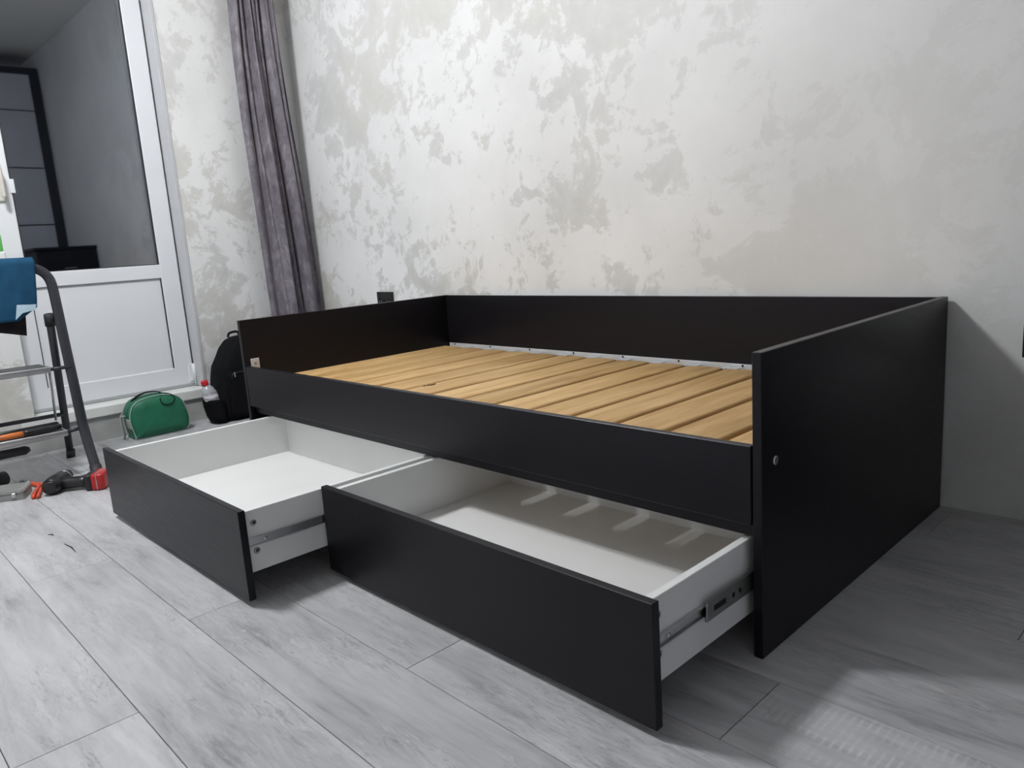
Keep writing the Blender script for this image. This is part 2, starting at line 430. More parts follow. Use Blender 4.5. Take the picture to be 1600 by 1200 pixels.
bm = bmesh.new(); tube(bm, bez([(XD + .008, -.409, 1.235), (XD + .05, -.409, 1.235), (XD + .058, -.409, 1.215), (XD + .056, -.408, 1.17), (XD + .052, -.407, 1.115)], 6), .0125, n=14, r2=.009)
obj('handle', bm, M['beige'], hd, True)
obj('latch_clip', bx(XD - .004, XD + .006, -.372, -.352, 1.135, 1.195, bev=.002), M['pvc'], door)

# ---- window beside the door
bm = bmesh.new(); ringframe(bm, XD - .06, XD, WY0, DY0 - .001, WZ0 + .04, DZ1 - .002, .07, .07, .07, .07)
win = struct(obj('window_1', bm, M['pvc']), 'white plastic window beside the balcony door')
obj('pane', bx(XD - .032, XD - .016, WY0 + .065, DY0 - .066, WZ0 + .10, DZ1 - .066), M['pane'], win)
obj('window_sill', bx(XL - .15, XL + .05, WY0, DY0 - .004, WZ0 + .001, WZ0 + .035, bev=.006, seg=2), M['pvc'], win)

# ================================================================== DAY BED
L, W, H, T = 2.04, .98, .569, .018
bed = thing('day_bed', 'black laminate day bed with wooden slats and two white drawers pulled open', 'bed', (-1.02, .49, 0))
def part(name, bm, mt, parent=bed, smooth=False):
    o = obj(name, bm, mt, None, smooth)
    base = Vector((0, 0, 0)); p = parent
    while p is not None: base += Vector(p.location); p = p.parent
    o.parent = parent; o.location = -base
    return o
def panel(name, a, edges, parent=bed):
    """laminate board with thin greyer edge banding on the named top faces"""
    bm = bx(*a, bev=.0012)
    for f in bm.faces:
        if f.normal.z > .7 and 'top' in edges and f.calc_area() > 1e-4: f.material_index = 1
    o = part(name, bm, [M['black'], M['black_edge']], parent); return o
rp = panel('end_panel', (-T, 0, 0, W, 0, H), ('top',))
lp = panel('end_panel', (-L, -L + T, 0, W, 0, H), ('top',))
panel('back_panel', (-L + T, -T, W - T, W, .05, H - .001), ('top',))
fr = panel('front_rail', (-L + T + .001, -T - .004, 0.001, T, .254, .401), ('top',))
panel('support_rail', (-L + T, -T, T + .001, T + .02, .226, .335), ())
panel('support_rail', (-L + T, -T, W - .14, W - .12, .06, .30), ())
panel('centre_divider', (-1.000, -.984, .045, W - .145, .02, .300), ())
for y in (.047,):
    part('screw', lt([(.0085, 0), (.0085, .0025), (.006, .0035)], (0, y, .368), (1, y, .368), n=18), M['zinc'], rp, True)
# bracket on the inside of the far end panel
bm = bx(-L + T, -L + T + .004, .024, .056, .385, .426, bev=.001)
br = part('corner_bracket', bm, M['rail_white'], lp)
part('screw', lt([(.0045, 0), (.0045, .002), (.003, .003)], (-L + T + .004, .040, .408), (1, .04, .408), n=12), M['dark_zinc'], br)
# slat rails (L-profiles) front and back
def slat_rail(y0, sgn):
    bm = bmesh.new()
    box(bm, -L + T + .004, -T - .004, min(y0, y0 + sgn * .002), max(y0, y0 + sgn * .002), .318, .3565)
    box(bm, -L + T + .004, -T - .004, min(y0, y0 + sgn * .034), max(y0, y0 + sgn * .034), .3155, .3185)
    return part('slat_rail', bm, M['rail_white'])
rb = slat_rail(W - T - .0005, -1); rf = slat_rail(T + .0215, 1)
SP, SW, ST = .142, .1265, .027
sx0 = -1.831 - SP
slat0 = None
for k in range(14):
    bm = None
    loc = Vector((sx0 + SP * k + .009, .4930, .319))
    if slat0 is None:
        b2 = bmesh.new(); box(b2, -SW / 2, SW / 2, -.447, .447, 0, ST, bev=.009, seg=3)
        slat0 = obj('slat', b2, M['slat'], bed, True); o = slat0
    else:
        o = slat0.copy(); COL.objects.link(o)
    o.location = loc - bed.location
    o.rotation_euler.z = math.radians(random.uniform(-.15, .15))
    # steel clip at the rear end of each slat and screw head on the rail
    part('slat_clip', bx(loc.x + SW / 2 + .002, loc.x + SW / 2 + .007, .936, .9585, .319, .3465, bev=.001), M['dark_zinc'], rb)
for k in range(13):
    xg = sx0 + SP * k + .009 + SW / 2
    part('slat_plate', bx(xg + .002, xg + .058, .916, .950, .3464, .3480, bev=.0006), M['rail_white'], rb)
for k in range(9):
    x = -1.98 + k * .235
    part('screw', lt([(.0035, 0), (.0035, .002), (.002, .003)], (x, W - T - .0025, .3515), (x, 0, .3515), n=10), M['gasket'], rb)
part('knot', lt([(.006, 0), (.004, .0008)], (-1.300, .262, .3468), (-1.300, .262, 1), n=9), M['splinter'])
part('knot', tb([(-1.298, .270, .3475), (-1.291, .282, .3476), (-1.293, .301, .3475)], .0014, n=6), M['splinter'])

def drawer(xa, xb, yf, fxa, fxb):
    """white box with black front; yf = outside face of the front"""
    yi = yf + .0175; yk = yi + .60; z0, z1, t = .073, .221, .016
    bm = bmesh.new()
    box(bm, xa, xa + t, yi, yk, z0, z1, bev=.001)
    box(bm, xb - t, xb, yi, yk, z0, z1, bev=.001)
    box(bm, xa + t, xb - t, yk - t, yk, z0 + .0005, z1 - .0005, bev=.001)
    box(bm, xa + t, xb - t, yi, yi + t, z0 + .0005, z1 - .004, bev=.001)
    d = part('drawer', bm, M['white_board']); d['label'] = 'white drawer box with black front'
    part('drawer_bottom', bx(xa + t, xb - t, yi + t, yk - t, z0 + .001, z0 + .008), M['white_board'], d)
    bm = bx(fxa, fxb, yf, yi - .0003, .015, .230, bev=.0012)
    part('drawer_front', bm, M['black'], d)
    for s, x in ((1, xb), (-1, xa)):
        def sl(p, q, r_=.0): return (min(x + s * p, x + s * q), max(x + s * p, x + s * q))
        bm = bmesh.new()     # inner rail: two lips and a web
        a = sl(.0002, .003); box(bm, a[0], a[1], yi + .004, yk - .05, .136, .157)
        a = sl(.003, .007); box(bm, a[0], a[1], yi + .004, yk - .05, .1545, .157); box(bm, a[0], a[1], yi + .004, yk - .05, .136, .1385)
        r1 = part('drawer_slide', bm, M['zinc'], d)
        bm = bmesh.new()     # outer channel fixed to the carcase, reaches out of the bed part way
        ys = max(yi + .145, -.165) if yf > -.4 else max(yi + .19, -.30)
        a = sl(.0075, .0105); box(bm, a[0], a[1], ys, .06, .1285, .1365); box(bm, a[0], a[1], ys, .06, .1565, .1645)
        a = sl(.0095, .0125); box(bm, a[0], a[1], ys, .06, .1285, .1645, bev=.0008)
        c = part('slide_channel', bm, M['dark_zinc'], d)
        a = sl(.0126, .0129)
        for (q0, q1, zc, hh) in ((.022, .060, .1465, .005), (.082, .090, .1465, .004), (.104, .112, .1465, .004)):
            box_ = bx(a[0], a[1], ys + q0, ys + q1, zc - hh, zc + hh); part('slot', box_, M['dark_hole'], c).data.name = 'slot'
        for (yy, zz) in ((yi + .022, .190), (yi + .022, .122), (yk - .02, .19)):
            sc = part('cam_screw', lt([(.0075, 0), (.0075, .001), (.0058, .0018)], (x, yy, zz), (x + s, yy, zz), n=16), M['dark_zinc'], d, True)
            part('screw_socket', lt([(.0026, .0018), (.0026, .0022)], (x, yy, zz), (x + s, yy, zz), n=8), M['dark_hole'], d)
        part('slide_screw', lt([(.005, 0), (.005, .0015), (.003, .003)], (x + s * .003, yi + .045, .1465), (x + s, yi + .045, .1465), n=12), M['zinc'], d, True)
    return d
d1 = drawer(-1.930, -.9965, -.5250, -1.958, -.980)
d2 = drawer(-.972, -.0345, -.3110, -.987, -.0145)

# ================================================================== LAMP on the ceiling
lm = thing('chandelier', 'five-globe ceiling chandelier lighting the room', 'chandelier', LAMP)
obj('ceiling_rose', lt([(.06, 0), (.058, .018), (.02, .03)], (0, 0, ZC - LAMP[2]), (0, 0, -9), n=32), M['zinc'], lm, True)
obj('stem', lt([(.009, .03), (.009, ZC - LAMP[2] - .10), (.03, ZC - LAMP[2] - .09), (.03, ZC - LAMP[2] - .06)], (0, 0, ZC - LAMP[2]), (0, 0, -9), n=16), M['zinc'], lm, True)
globe = None
for k in range(5):
    a = 2 * PI * k / 5 + .3; c, s_ = math.cos(a), math.sin(a)
    arm = obj('arm', tb(bez([(0, 0, .08), (.06 * c, .06 * s_, .07), (.11 * c, .11 * s_, .09), (.13 * c, .13 * s_, .075), (.13 * c, .13 * s_, .045)], 6), .006, n=8), M['zinc'], lm, True)
    bm = bmesh.new(); bmesh.ops.create_uvsphere(bm, u_segments=20, v_segments=12, radius=.040)
    bmesh.ops.translate(bm, verts=bm.verts, vec=(.13 * c, .13 * s_, 0)); obj('globe_bulb', bm, M['lamp_glow'], arm, True)
    cup = bmesh.new(); pr_ = [(.050, .004), (.046, .022), (.034, .040), (.012, .052), (.008, .056)]  # opaque cup added over each globe to cut its upward light
    rg = [[cup.verts.new((.13 * c + r_ * math.cos(2 * PI * q / 20), .13 * s_ + r_ * math.sin(2 * PI * q / 20), h_)) for q in range(20)] for r_, h_ in pr_]
    for A_, B_ in zip(rg, rg[1:]):
        for q in range(20): cup.faces.new((A_[q], A_[(q + 1) % 20], B_[(q + 1) % 20], B_[q])).smooth = True
    cup.faces.new(rg[-1]); obj('added_uplight_cup', cup, M['beige'], arm, True)

# ================================================================== CURTAIN
def lerp_tab(tab, z):
    if z <= tab[0][0]: return tab[0][1]
    for (a, va), (b_, vb) in zip(tab, tab[1:]):
        if z <= b_:
            t = (z - a) / (b_ - a); return va + (vb - va) * t
    return tab[-1][1]
YLT = [(0, .675), (.5, .664), (.9, .652), (1.2, .643), (1.5, .637), (1.8, .640), (2.05, .650), (2.75, .69)]
YRT = [(0, .975), (.5, .964), (.9, .949), (1.2, .930), (1.5, .907), (1.8, .890), (2.06, .884), (2.75, .89)]
bm = bmesh.new(); NU, NZ = 220, 60; grid = []
# hand-laid folds: (u centre, width, depth towards the room)
for j in range(NZ + 1):
    z = .02 + (2.74 - .02) * j / NZ
    yl, yr = lerp_tab(YLT, z), lerp_tab(YRT, z); ln = []
    k = z / 2.74
    for i in range(NU + 1):
        u = i / NU
        A = .030 * (1 - .25 * k)
        f = 0
        f += A * math.cos(2 * PI * (2.6 * u + .10 - .25 * k))
        f += A * .55 * math.cos(2 * PI * (6.3 * u + .35 + .35 * k)) * (0.35 + .65 * k)
        f += A * .45 * math.sin(2 * PI * (9.5 * u ** 1.15 + .6 * k)) * k
        f += -.055 * math.exp(-((u - (.52 - .16 * k)) / .035) ** 2) * (.5 + .3 * k)        # one deep pleat
        f += -.035 * math.exp(-((u - (.66 - .10 * k)) / .018) ** 2)
        f += -.050 * math.exp(-(u / .09) ** 2)                                              # left hem turned back to the wall
        x = -3.090 + max(-.085, min(.07, f)) + (.0 if z > .3 else 0)
        y = yl + (yr - yl) * (u + .012 * math.sin(2 * PI * 5 * u + 2 * z))
        ln.append(bm.verts.new((x, min(y, .985), z)))
    grid.append(ln)
for j in range(NZ):
    for i in range(NU):
        f = bm.faces.new((grid[j][i], grid[j][i + 1], grid[j + 1][i + 1], grid[j + 1][i])); f.smooth = True
cur = thing('curtain', 'long dark grey velvet curtain bunched in the corner behind the bed', 'curtain', (-3.09, .8, 0))
cu = part('curtain_cloth', bm, M['curtain'], cur, True)
sm = cu.modifiers.new('thick', 'SOLIDIFY'); sm.thickness = .003
part('hem', bx(-3.115, -3.075, .67, .96, .012, .02), M['curtain'], cur)
cr = thing('curtain_rail', 'white ceiling curtain rail above the balcony door', 'curtain rail', (-3.09, 0, 2.76))
part('rail', bx(-3.115, -3.065, -2.2, .985, 2.765, ZC, bev=.004), M['pvc'], cr)
for i in range(9): part('hook', tb([(-3.09, .71 + i * .022, 2.735), (-3.09, .71 + i * .022, 2.766)], .003, n=6), M['pvc'], cr)

# ================================================================== WALL SOCKETS
def socket(loc, label):
    s = thing('wall_socket', label, 'socket', loc, 'black double wall sockets')
    x, y, z = loc
    part('socket_plate', bx(x - .066, x + .066, y - .011, y - .0005, z - .038, z + .042, bev=.003, seg=2), M['black_plastic'], s)
    for dx in (-.032, .03):
        bm = bmesh.new(); n = 28
        rs = [[(r, h) for r, h in ((.0255, 0), (.0255, .003), (.0225, .003), (.0225, -.0)) ]][0]
        lathe(bm, [(.0255, 0), (.0255, .003), (.0230, .0032)], (x + dx, y - .011, z - .004), (x + dx, y - 1, z - .004), n)
        ring = part('socket_ring', bm, M['black_plastic'], s)
        part('socket_well', lt([(.021, .0033), (.021, .0036)], (x + dx, y - .011, z - .004), (x + dx, y - 1, z - .004), n=24), M['dark_hole'], ring)
        for q in (-.0095, .0095):
            part('contact', lt([(.0024, .0037), (.0024, .0040)], (x + dx + q, y - .011, z - .004), (x + dx + q, y - 1, z - .004), n=8), M['zinc'], ring)
socket((-2.526, YB, .540), 'black double wall socket above the bed rim beside the curtain')
socket((.233, YB, .458), 'black double wall socket cut off by the right edge, right of the bed')

# ================================================================== BACKPACK
bp = thing('backpack', 'black nylon backpack leaning on the wall behind the bed', 'backpack', (-3.07, .45, 0))
prof = [(0.0, .285, .60, .075), (.015, .268, .615, .092), (.05, .262, .622, .100), (.10, .270, .625, .105), (.16, .296, .622, .105), (.22, .306, .618, .103),
        (.27, .318, .610, .10), (.31, .343, .595, .095), (.355, .367, .575, .086), (.39, .398, .548, .072), (.405, .430, .52, .052), (.411, .465, .49, .02)]
bm = bmesh.new(); rings = []; n = 40
for z, ya, yb, hx in prof:
    c = (ya + yb) / 2; hy = (yb - ya) / 2; cx = -3.083 - z * .03
    rr = []
    for k in range(n):
        a = 2 * PI * k / n; ca, sa = math.cos(a), math.sin(a); e = .62
        rr.append(bm.verts.new((cx + hx * math.copysign(abs(ca) ** e, ca), c + hy * math.copysign(abs(sa) ** e, sa), z)))
    rings.append(rr)
for A, B in zip(rings, rings[1:]):
    for k in range(n): bm.faces.new((A[k], A[(k + 1) % n], B[(k + 1) % n], B[k])).smooth = True
bm.faces.new(rings[0][::-1]); bm.faces.new(rings[-1])
bag = part('bag_body', bm, M['black_cloth'], bp, True)
# side pocket: open half tube on the left flank
bm = bmesh.new(); rows_ = []
for z, o_, rr in ((.004, .250, .030), (.04, .234, .046), (.09, .224, .054), (.112, .222, .055), (.124, .224, .054)):
    ln = []
    for k in range(17):
        a = PI * (k / 16) ; ln.append(bm.verts.new((-3.045 + math.cos(a) * .062, .300 - (.300 - o_) * math.sin(a) ** .8, z)))
    rows_.append(ln)
for A, B in zip(rows_, rows_[1:]):
    for k in range(16): bm.faces.new((A[k], A[k + 1], B[k + 1], B[k])).smooth = True
pk = part('side_pocket', bm, M['black_cloth'], bp, True); pk.modifiers.new('thick', 'SOLIDIFY').thickness = .003
bm = bmesh.new(); box(bm, -3.000, -2.967, .33, .57, .03, .25, bev=.016, seg=5); part('front_pocket', bm, M['black_cloth'], bp, True)
part('zip_pull', bx(-2.969, -2.962, .360, .367, .222, .246, bev=.002), M['zinc'], bp)
part('zipper', tb(bez([(-2.966, .345, .215), (-2.966, .36, .240), (-2.966, .45, .244), (-2.966, .55, .240)], 6), .003, n=6), M['black_plastic'], bp)
part('grab_loop', tb(bez([(-3.12, .42, .405), (-3.12, .43, .425), (-3.12, .47, .428), (-3.12, .48, .405)], 6), .006, n=8), M['black_cloth'], bp)

# ================================================================== WATER BOTTLE in the pocket
A0 = Vector((-3.035, .2920, .012)); AX = Vector((0, -.265, .964)).normalized()
def ax(h): return A0 + AX * h
bt = thing('water_bottle', 'clear plastic water bottle with a red cap in the backpack pocket', 'bottle', A0)
part('bottle_body', lt([(.022, 0), (.033, .006), (.0345, .02), (.0335, .05), (.0345, .08), (.0352, .12), (.0348, .150), (.030, .170), (.021, .184), (.0135, .190), (.0130, .198)], A0, ax(1), n=28), M['pet'], bt, True)
part('bottle_cap', lt([(.0165, .193), (.0168, .197), (.0162, .214), (.0145, .217)], A0, ax(1), n=20), M['cap_red'], bt, True)
bm = bmesh.new(); lathe(bm, [(.0358, .118), (.0360, .135), (.0354, .154)], A0, ax(1), 32)
dl = [f for f in bm.faces if len(f.verts) > 4 or f.calc_center_median().x < A0.x + .006]
bmesh.ops.delete(bm, geom=dl, context='FACES')
part('bottle_label', bm, M['bottle_label'], bt, True)

# ================================================================== GREEN TOILETRY BAG
gb = thing('toiletry_bag', 'small green zip bag with grey piping on the floor by the door', 'bag', (-3.09, .02, 0))
out = [(-.088, .004), (-.104, .016), (-.112, .05), (-.118, .09), (-.113, .13), (-.094, .163), (-.06, .181), (.0, .189), (.05, .187), (.092, .175), (.120, .150), (.136, .11), (.144, .07), (.143, .035), (.130, .012), (.105, .004)]
def closed_cr(pts, n=5):
    N = len(pts); o2 = []
    for i in range(N):
        p0, p1, p2, p3 = (Vector((*pts[(i + q) % N], 0)) for q in (-1, 0, 1, 2))
        for k in range(n):
            t = k / n; o2.append(.5 * ((2 * p1) + (p2 - p0) * t + (2 * p0 - 5 * p1 + 4 * p2 - p3) * t * t + (3 * p1 - p0 - 3 * p2 + p3) * t ** 3))
    return [(v.x, max(v.y, .003)) for v in o2]
oc = closed_cr(out); cy, cz = .012, .095
bm = bmesh.new(); rings = []
for x, s in ((-3.158, .05), (-3.157, .5), (-3.152, .88), (-3.140, 1.0), (-3.09, 1.012), (-3.045, 1.0), (-3.032, .90), (-3.026, .55), (-3.025, .05)):
    rings.append([bm.verts.new((x, cy + (y - cy) * s, cz + (z - cz) * s)) for y, z in oc])
nn = len(oc)
for A, B in zip(rings, rings[1:]):
    for k in range(nn): bm.faces.new((A[k], A[(k + 1) % nn], B[(k + 1) % nn], B[k])).smooth = True
bm.faces.new(rings[0]); bm.faces.new(rings[-1][::-1])
part('bag_body', bm, M['green'], gb, True)
for x in (-3.0430, -3.141): part('piping', tb([(x, cy + (y - cy) * 1.005, cz + (z - cz) * 1.005) for y, z in oc], .0030, n=8, closed=True, up=(1, 0, 0)), M['piping'], gb, True)
# zipper band over the top and its end patch
arc = [p for p in oc if p[1] > .07]
arc = sorted(arc, key=lambda p: math.atan2(p[1] - cz, p[0] - cy), reverse=True)
def strip(name, x0, x1, pts, sc, mt):
    bm = bmesh.new(); A = []; B = []
    for y, z in pts:
        A.append(bm.verts.new((x0, cy + (y - cy) * sc, cz + (z - cz) * sc))); B.append(bm.verts.new((x1, cy + (y - cy) * sc, cz + (z - cz) * sc)))
    for i in range(len(pts) - 1): bm.faces.new((A[i], A[i + 1], B[i + 1], B[i])).smooth = True
    o = part(name, bm, mt, gb, True); o.modifiers.new('t', 'SOLIDIFY').thickness = .0015; return o
left = sorted([p for p in oc if p[0] < 0 and .05 < p[1] < .182], key=lambda p: p[1])
strip('zipper', -3.108, -3.078, sorted([p for p in oc if p[1] > .1], key=lambda p: p[0]), 1.022, M['green'])
strip('side_patch', -3.112, -3.050, [p for p in left if p[1] < .10], 1.026, M['tape'])
part('strap_tab', tb(bez([(-3.10, -.128, .118), (-3.095, -.140, .112), (-3.09, -.142, .07), (-3.088, -.139, .03), (-3.085, -.145, .006)], 6), .0025, n=8, r2=.010, up=(0, 1, 0)), M['tape'], gb, True)
part('strap_slider', bx(-3.108, -3.080, -.143, -.124, .110, .117, bev=.002), M['piping'], gb)
part('carry_handle', tb(bez([(-3.10, -.086, .170), (-3.10, -.06, .190), (-3.10, -.02, .203), (-3.10, .03, .200), (-3.10, .055, .187)], 6),   .0025, n=8, r2=.016, up=(0, 0, 1)), M['black_cloth'], gb, True)
lp_ = []
for k in range(28):
    a = 2 * PI * k / 28; y = .052 + .032 * math.cos(a); z = .166 + .026 * math.sin(a)
    lp_.append((-3.0225 + (.0 if z < .165 else -(z - .165) * .9), y, z))
part('cord_loop', tb(lp_, .0021, n=6, closed=True, up=(1, 0, 0)), M['black_cloth'], gb, True)

# ================================================================== STEP LADDER
sl_ = thing('step_ladder', 'dark folding step ladder with two grey treads in front of the balcony door', 'ladder', (-2.75, -.64, 0))
YC = -.645
def mir(p): return (p[0], 2 * YC - p[1], p[2])
FL = [(-2.527, -.412, .012), (-2.570, -.412, .09), (-2.600, -.412, .150), (-2.622, -.412, .215), (-2.645, -.412, .36), (-2.672, -.412, .52), (-2.692, -.412, .66), (-2.704, -.413, .735)]
HOOP = [(-2.710, -.420, .768), (-2.712, -.436, .790), (-2.713, -.460, .803), (-2.713, -.50, .808)]
fullp = bez(FL + HOOP, 5)
part('front_frame', tb(fullp + [Vector(mir(p)) for p in reversed(fullp)], .0185, n=12, r2=.0115, up=(0, 1, 0)), M['dark_tube'], sl_, True)
for q in (lambda p: p, mir):
    a, b_ = q((-2.985, -.392, .012)), q((-2.700, -.442, .615))
    part('rear_leg', tb([a, b_], .0145, n=12, r2=.010, up=(0, 1, 0)), M['dark_tube'], sl_, True)
    part('hinge_cap', tb([q((-2.712, -.440, .585)), q((-2.694, -.443, .628))], .019, n=12, r2=.014, up=(0, 1, 0)), M['rubber'], sl_, True)
    p = q((-2.527, -.412, 0)); part('foot_cap', tb([(p[0] + .003, p[1], .0), (p[0] - .018, p[1], .045)], .0215, n=12, r2=.0145, up=(0, 1, 0)), M['rubber'], sl_, True)
    p = q((-2.988, -.3915, 0)); part('foot_cap', tb([(p[0], p[1], .0), (p[0] + .013, p[1], .036)], .0175, n=12, r2=.013, up=(0, 1, 0)), M['rubber'], sl_, True)
    part('tread_pin', tb([q((-2.648, -.408, .424)), q((-2.648, -.49, .424))], .007, n=10, up=(1, 0, 0)), M['dark_tube'], sl_, True)
    part('tread_pin', tb([q((-2.622, -.408, .186)), q((-2.622, -.476, .180))], .008, n=10, up=(1, 0, 0)), M['dark_tube'], sl_, True)
    part('brace', tb([q((-2.664, -.482, .415)), q((-2.720, -.478, .215))], .0045, n=8, r2=.002, up=(0, 1, 0)), M['alu'], sl_, True)
def tread(xf, xb, y1, zt):
    y0 = 2 * YC - y1
    bm = bmesh.new(); box(bm, xb, xf, y0, y1, zt - .024, zt, bev=.005, seg=3)
    t = part('tread', bm, M['alu'], sl_, True)
    n = 9
    for i in range(n):
        xa = xb + .006 + (xf - xb - .02) * i / n; wv_ = (xf - xb - .02) / n
        part('grip_strip', bx(xa, xa + wv_ * .9, y0 + .012, y1 - .012, zt - .0005, zt + .002, bev=.0006), M['step_top'], t)
tread(-2.630, -2.760, -.482, .437); tread(-2.598, -2.745, -.470, .192)
part('rear_bar', tb([(-2.885, -.412, .208), mir((-2.885, -.412, .208))], .0085, n=10, up=(1, 0, 0)), M['dark_tube'], sl_, True)

part('under_bar', tb([(-2.70, -.585, .128), (-2.70, -.60, .126), mir((-2.70, -.60, .126)), mir((-2.70, -.585, .128))], [.008, .017, .017, .008], n=12, r2=[.006, .010, .010, .006], up=(0, 0, 1)), M['dark_tube'], sl_, True)
# cloths over the ladder hoop
def drape(name, label, cat, y0, y1, ztop, zf, zb, off, mt, wob, seed):
    rnd = random.Random(seed); ph = [rnd.uniform(0, 6) for _ in range(6)]
    bm = bmesh.new(); nu, nv = 40, 44; g = []
    half = off
    for j in range(nv + 1):
        t = j / nv; ln = []
        for i in range(nu + 1):
            u = i / nu; y = y0 + (y1 - y0) * u
            zfl = zf(u); zbl = zb(u)
            lf = ztop - zfl; lb = ztop - zbl; arc_ = PI * half; tot = lf + lb + arc_
            s = t * tot
            if s < lf: x = -2.713 + half; z = zfl + s; d = (lf - s)
            elif s < lf + arc_:
                a = (s - lf) / half; x = -2.713 + half * math.cos(a); z = ztop + half * math.sin(a) * .75; d = 0
            else: x = -2.713 - half; z = ztop - (s - lf - arc_); d = (ztop - z)
            sgn = 1 if s < lf + arc_ / 2 else -1
            wv_ = wob * (.3 + 3 * d) * (math.sin(9 * u + ph[0] + 2 * d) + .6 * math.sin(21 * u + ph[1] - 5 * d) + .4 * math.sin(5 * u + 14 * d + ph[2]))
            x += sgn * (wv_ + abs(wob) * 1.2 * d * 4)
            y += (.004 * math.sin(16 * z + ph[3]) - .16 * d) * u
            ln.append(bm.verts.new((x, y, z)))
        g.append(ln)
    for j in range(nv):
        for i in range(nu): bm.faces.new((g[j][i], g[j][i + 1], g[j + 1][i + 1], g[j + 1][i])).smooth = True
    th = thing(name, label, cat, (-2.713, (y0 + y1) / 2, .6))
    c = part('cloth', bm, mt, th, True); c.modifiers.new('thick', 'SOLIDIFY').thickness = .004
    return th
bc = drape('blue_cloth', 'petrol blue cloth draped over the top of the step ladder', 'cloth', -.80, -.458, .822,
           lambda u: .615 + .045 * max(0, (u - .80) / .2), lambda u: .66, .034, M['blue'], .006, 3)
bm = bmesh.new()
pts = [(-2.662, -.486, .672), (-2.662, -.548, .676), (-2.660, -.560, .622), (-2.660, -.535, .644), (-2.661, -.492, .652)]
f = bm.faces.new([bm.verts.new(p) for p in pts]); ex = bmesh.ops.extrude_face_region(bm, geom=[f]); bmesh.ops.translate(bm, verts=[v for v in ex['geom'] if isinstance(v, bmesh.types.BMVert)], vec=(.004, 0, 0))
part('lining_corner', bm, M['pale_blue'], bc)
drape('brown_cloth', 'dark brown cloth hanging below the blue cloth on the ladder', 'cloth', -.80, -.492, .815,
      lambda u: .578 - .020 * max(0, (u - .7) / .3), lambda u: .60, .024, M['brown_cloth'], .004, 5)

# hammer-like tool with orange handle lying on the lower tread
tl = thing('long_tool', 'long tool with orange and black handle lying on the lower ladder tread', 'tool', (-2.60, -.62, .195))
part('grip', tb([(-2.625, -.486, .206), (-2.620, -.52, .2065), (-2.614, -.60, .2065), (-2.612, -.614, .2065)], [.009, .0115, .012, .011], n=12), M['black_plastic'], tl, True)
part('handle', tb([(-2.612, -.612, .2065), (-2.609, -.66, .2065), (-2.603, -.80, .206)], .0105, n=12), M['orange_wood'], tl, True)
rd = thing('steel_rod', 'dark thin rod lying behind the orange tool on the ladder tread', 'rod', (-2.70, -.62, .195))
part('shaft', tb([(-2.708, -.478, .204), (-2.69, -.80, .204)], .0085, n=10), M['black_plastic'], rd, True)
part('tip', tb([(-2.708, -.480, .204), (-2.709, -.472, .204)], [.0085, .004], n=10), M['dark_zinc'], rd, True)

# ================================================================== TOOLS ON THE FLOOR
dr = thing('cordless_drill', 'black cordless drill with red battery lying on the floor by the ladder', 'drill', (-2.46, -.54, 0))
def dp(p): return Vector(p)
ug = Vector((.10, .155, 0)).normalized(); vg = Vector((-ug.y, ug.x, 0))      # along the handle, across it
O = Vector((-2.465, -.580, 0))
def P_(a, b_, z): return O + ug * a + vg * b_ + Vector((0, 0, z))
# motor housing lies across the handle
part('motor_housing', tb([P_(.012, -.055, .032), P_(.012, -.048, .032), P_(.012, 0, .032), P_(.012, .075, .031), P_(.012, .082, .031)], [.018, .029, .031, .028, .02], n=20), M['black_plastic'], dr, True)
part('chuck', tb([P_(.012, .08, .031), P_(.012, .09, .031), P_(.012, .115, .031), P_(.012, .125, .031)], [.024, .023, .020, .010], n=16), M['rubber'], dr, True)
part('torque_ring', tb([P_(.012, .068, .031), P_(.012, .080, .031)], .0285, n=20), M['dark_zinc'], dr, True)
part('rear_trim', tb([P_(.012, -.052, .032), P_(.012, -.058, .032)], [.026, .018], n=18), M['black_plastic'], dr, True)
part('handle_grip', tb([P_(.020, .0, .031), P_(.06, -.002, .029), P_(.10, -.005, .029), P_(.125, -.006, .030)], [.024, .021, .021, .025], n=16, r2=[.026, .022, .022, .030]), M['black_plastic'], dr, True)
part('trigger', tb([P_(.035, .022, .030), P_(.055, .026, .030), P_(.07, .020, .030)], [.008, .010, .007], n=10), M['red'], dr, True)
def obox(a0, a1, b0, b1, z0, z1, bev):
    bm = bmesh.new(); box(bm, a0, a1, b0, b1, z0, z1, bev=bev, seg=3)
    bm.transform(Matrix(((ug.x, vg.x, 0, O.x), (ug.y, vg.y, 0, O.y), (0, 0, 1, 0), (0, 0, 0, 1)))); return bm
part('battery_seat', obox(.122, .150, -.050, .036, .001, .060, .010), M['black_plastic'], dr, True)
part('battery', obox(.146, .192, -.056, .040, .0005, .062, .011), M['red'], dr, True)
part('battery_stripe', obox(.1655, .1685, -.0568, .0408, .004, .0626, .001), M['tape'], dr)

